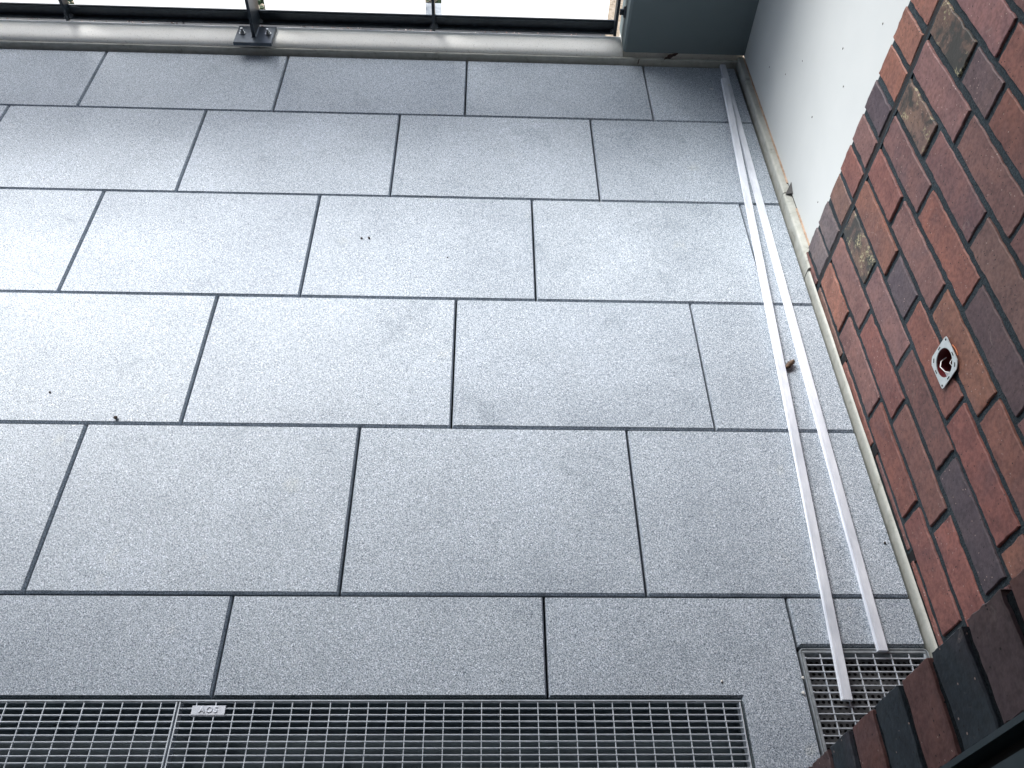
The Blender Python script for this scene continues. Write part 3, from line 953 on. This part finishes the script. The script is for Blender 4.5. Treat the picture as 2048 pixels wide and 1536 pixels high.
# ------------------------------------------------------------------ garden below
def shrub(loc, size, n, label, seed):
    q = random.Random(seed)
    e = empty('garden_shrub', loc, label, 'shrub', 'shrubs in the garden below')
    mb = MB()
    for _ in range(n):
        p = Vector((q.gauss(0, .42), q.gauss(0, .42), abs(q.gauss(.35, .32)))) * size
        d = Vector((q.uniform(-1, 1), q.uniform(-1, 1), q.uniform(-.2, 1))).normalized()
        s_ = d.orthogonal().normalized()
        l, w2 = q.uniform(.05, .09), q.uniform(.018, .03)
        mb.add([p, p + d * l * .5 + s_ * w2, p + d * l, p + d * l * .5 - s_ * w2], [(0, 1, 2, 3)])
    mb.build('foliage', M_LEAF, e)
    st_ = MB()
    for k in range(6):
        a = k * 1.1
        st_.tube([(0, 0, 0), (math.cos(a) * size * .2, math.sin(a) * size * .2, size * .4), (math.cos(a) * size * .45, math.sin(a) * size * .45, size * .8)], .008, 5)
    st_.build('stem', M_BARK, e)
GZ = -2.9
def gpt(x, y):       # where the sight line through a photo point meets the garden ground
    d = Matrix(rot) @ Vector(((x - 1024) / 1703.53, -(y - 768) / 1703.53, -1))
    k = (GZ - CAM[2]) / d.z
    return Vector(CAM) + d * k
GP = [(-.69, 5.32), (-.45, 5.9), (-2.55, 5.5), (-4.6, 5.6), (-3.4, 6.2)]
shrub((-.95, 5.15, GZ), .55, 900, 'leafy green shrub beside the pale stone block in the garden below', 1)
shrub((-2.45, 5.2, GZ), .75, 1400, 'dense dark shrub seen behind the main railing post', 2)
shrub((-4.55, 5.4, GZ), .75, 1200, 'dense dark shrub at the far left below the railing', 3)
shrub((-.35, 6.1, GZ), .5, 800, 'dark low shrub behind the stone block', 4)
tag(MB().cbox(-.72, .10, 5.12, 5.50, GZ, GZ + .30, .02).build('stone_block', M_STONE), 'pale grey stone block lying in the garden, seen through the railing gap', 'stone')

# ------------------------------------------------------------------ the building round the balcony
tag(MB().box(-4.6, 1.10, -2.40, -.05, 2.62, 2.84).build('ceiling', M_SOFFIT), kind='structure')  # unseen slab inferred overhead, its edge placed to shape the sunlight
fw_ = MB()
fw_.box(-4.6, -2.6, -2.52, -2.402, -.3, 2.62)
fw_.box(-2.6, 1.10, -2.52, -2.402, 2.2, 2.62)
me = fw_.mesh('facade_wall', M_BRICK)
o = link('facade_wall', me); o.color = (.12, .055, .048, 1)
tag(o, kind='structure')
rm = MB()
rm.box(-3.2, 2.4, -5.6, -2.521, -.3, -.004)
tag(rm.build('room_floor', M_ROOMFL), kind='structure')
rw = MB()
rw.box(-3.3, -3.2, -5.6, -2.521, 0, 2.6); rw.box(2.4, 2.5, -5.6, -2.604, 0, 2.6); rw.box(-3.3, 2.5, -5.7, -5.601, 0, 2.6); rw.box(-3.3, 2.5, -5.7, -2.521, 2.601, 2.7)
rw.box(.61, 2.4, -2.60, -2.5205, 0, 2.6)
tag(rw.build('room_wall', M_PLASTER), kind='structure')
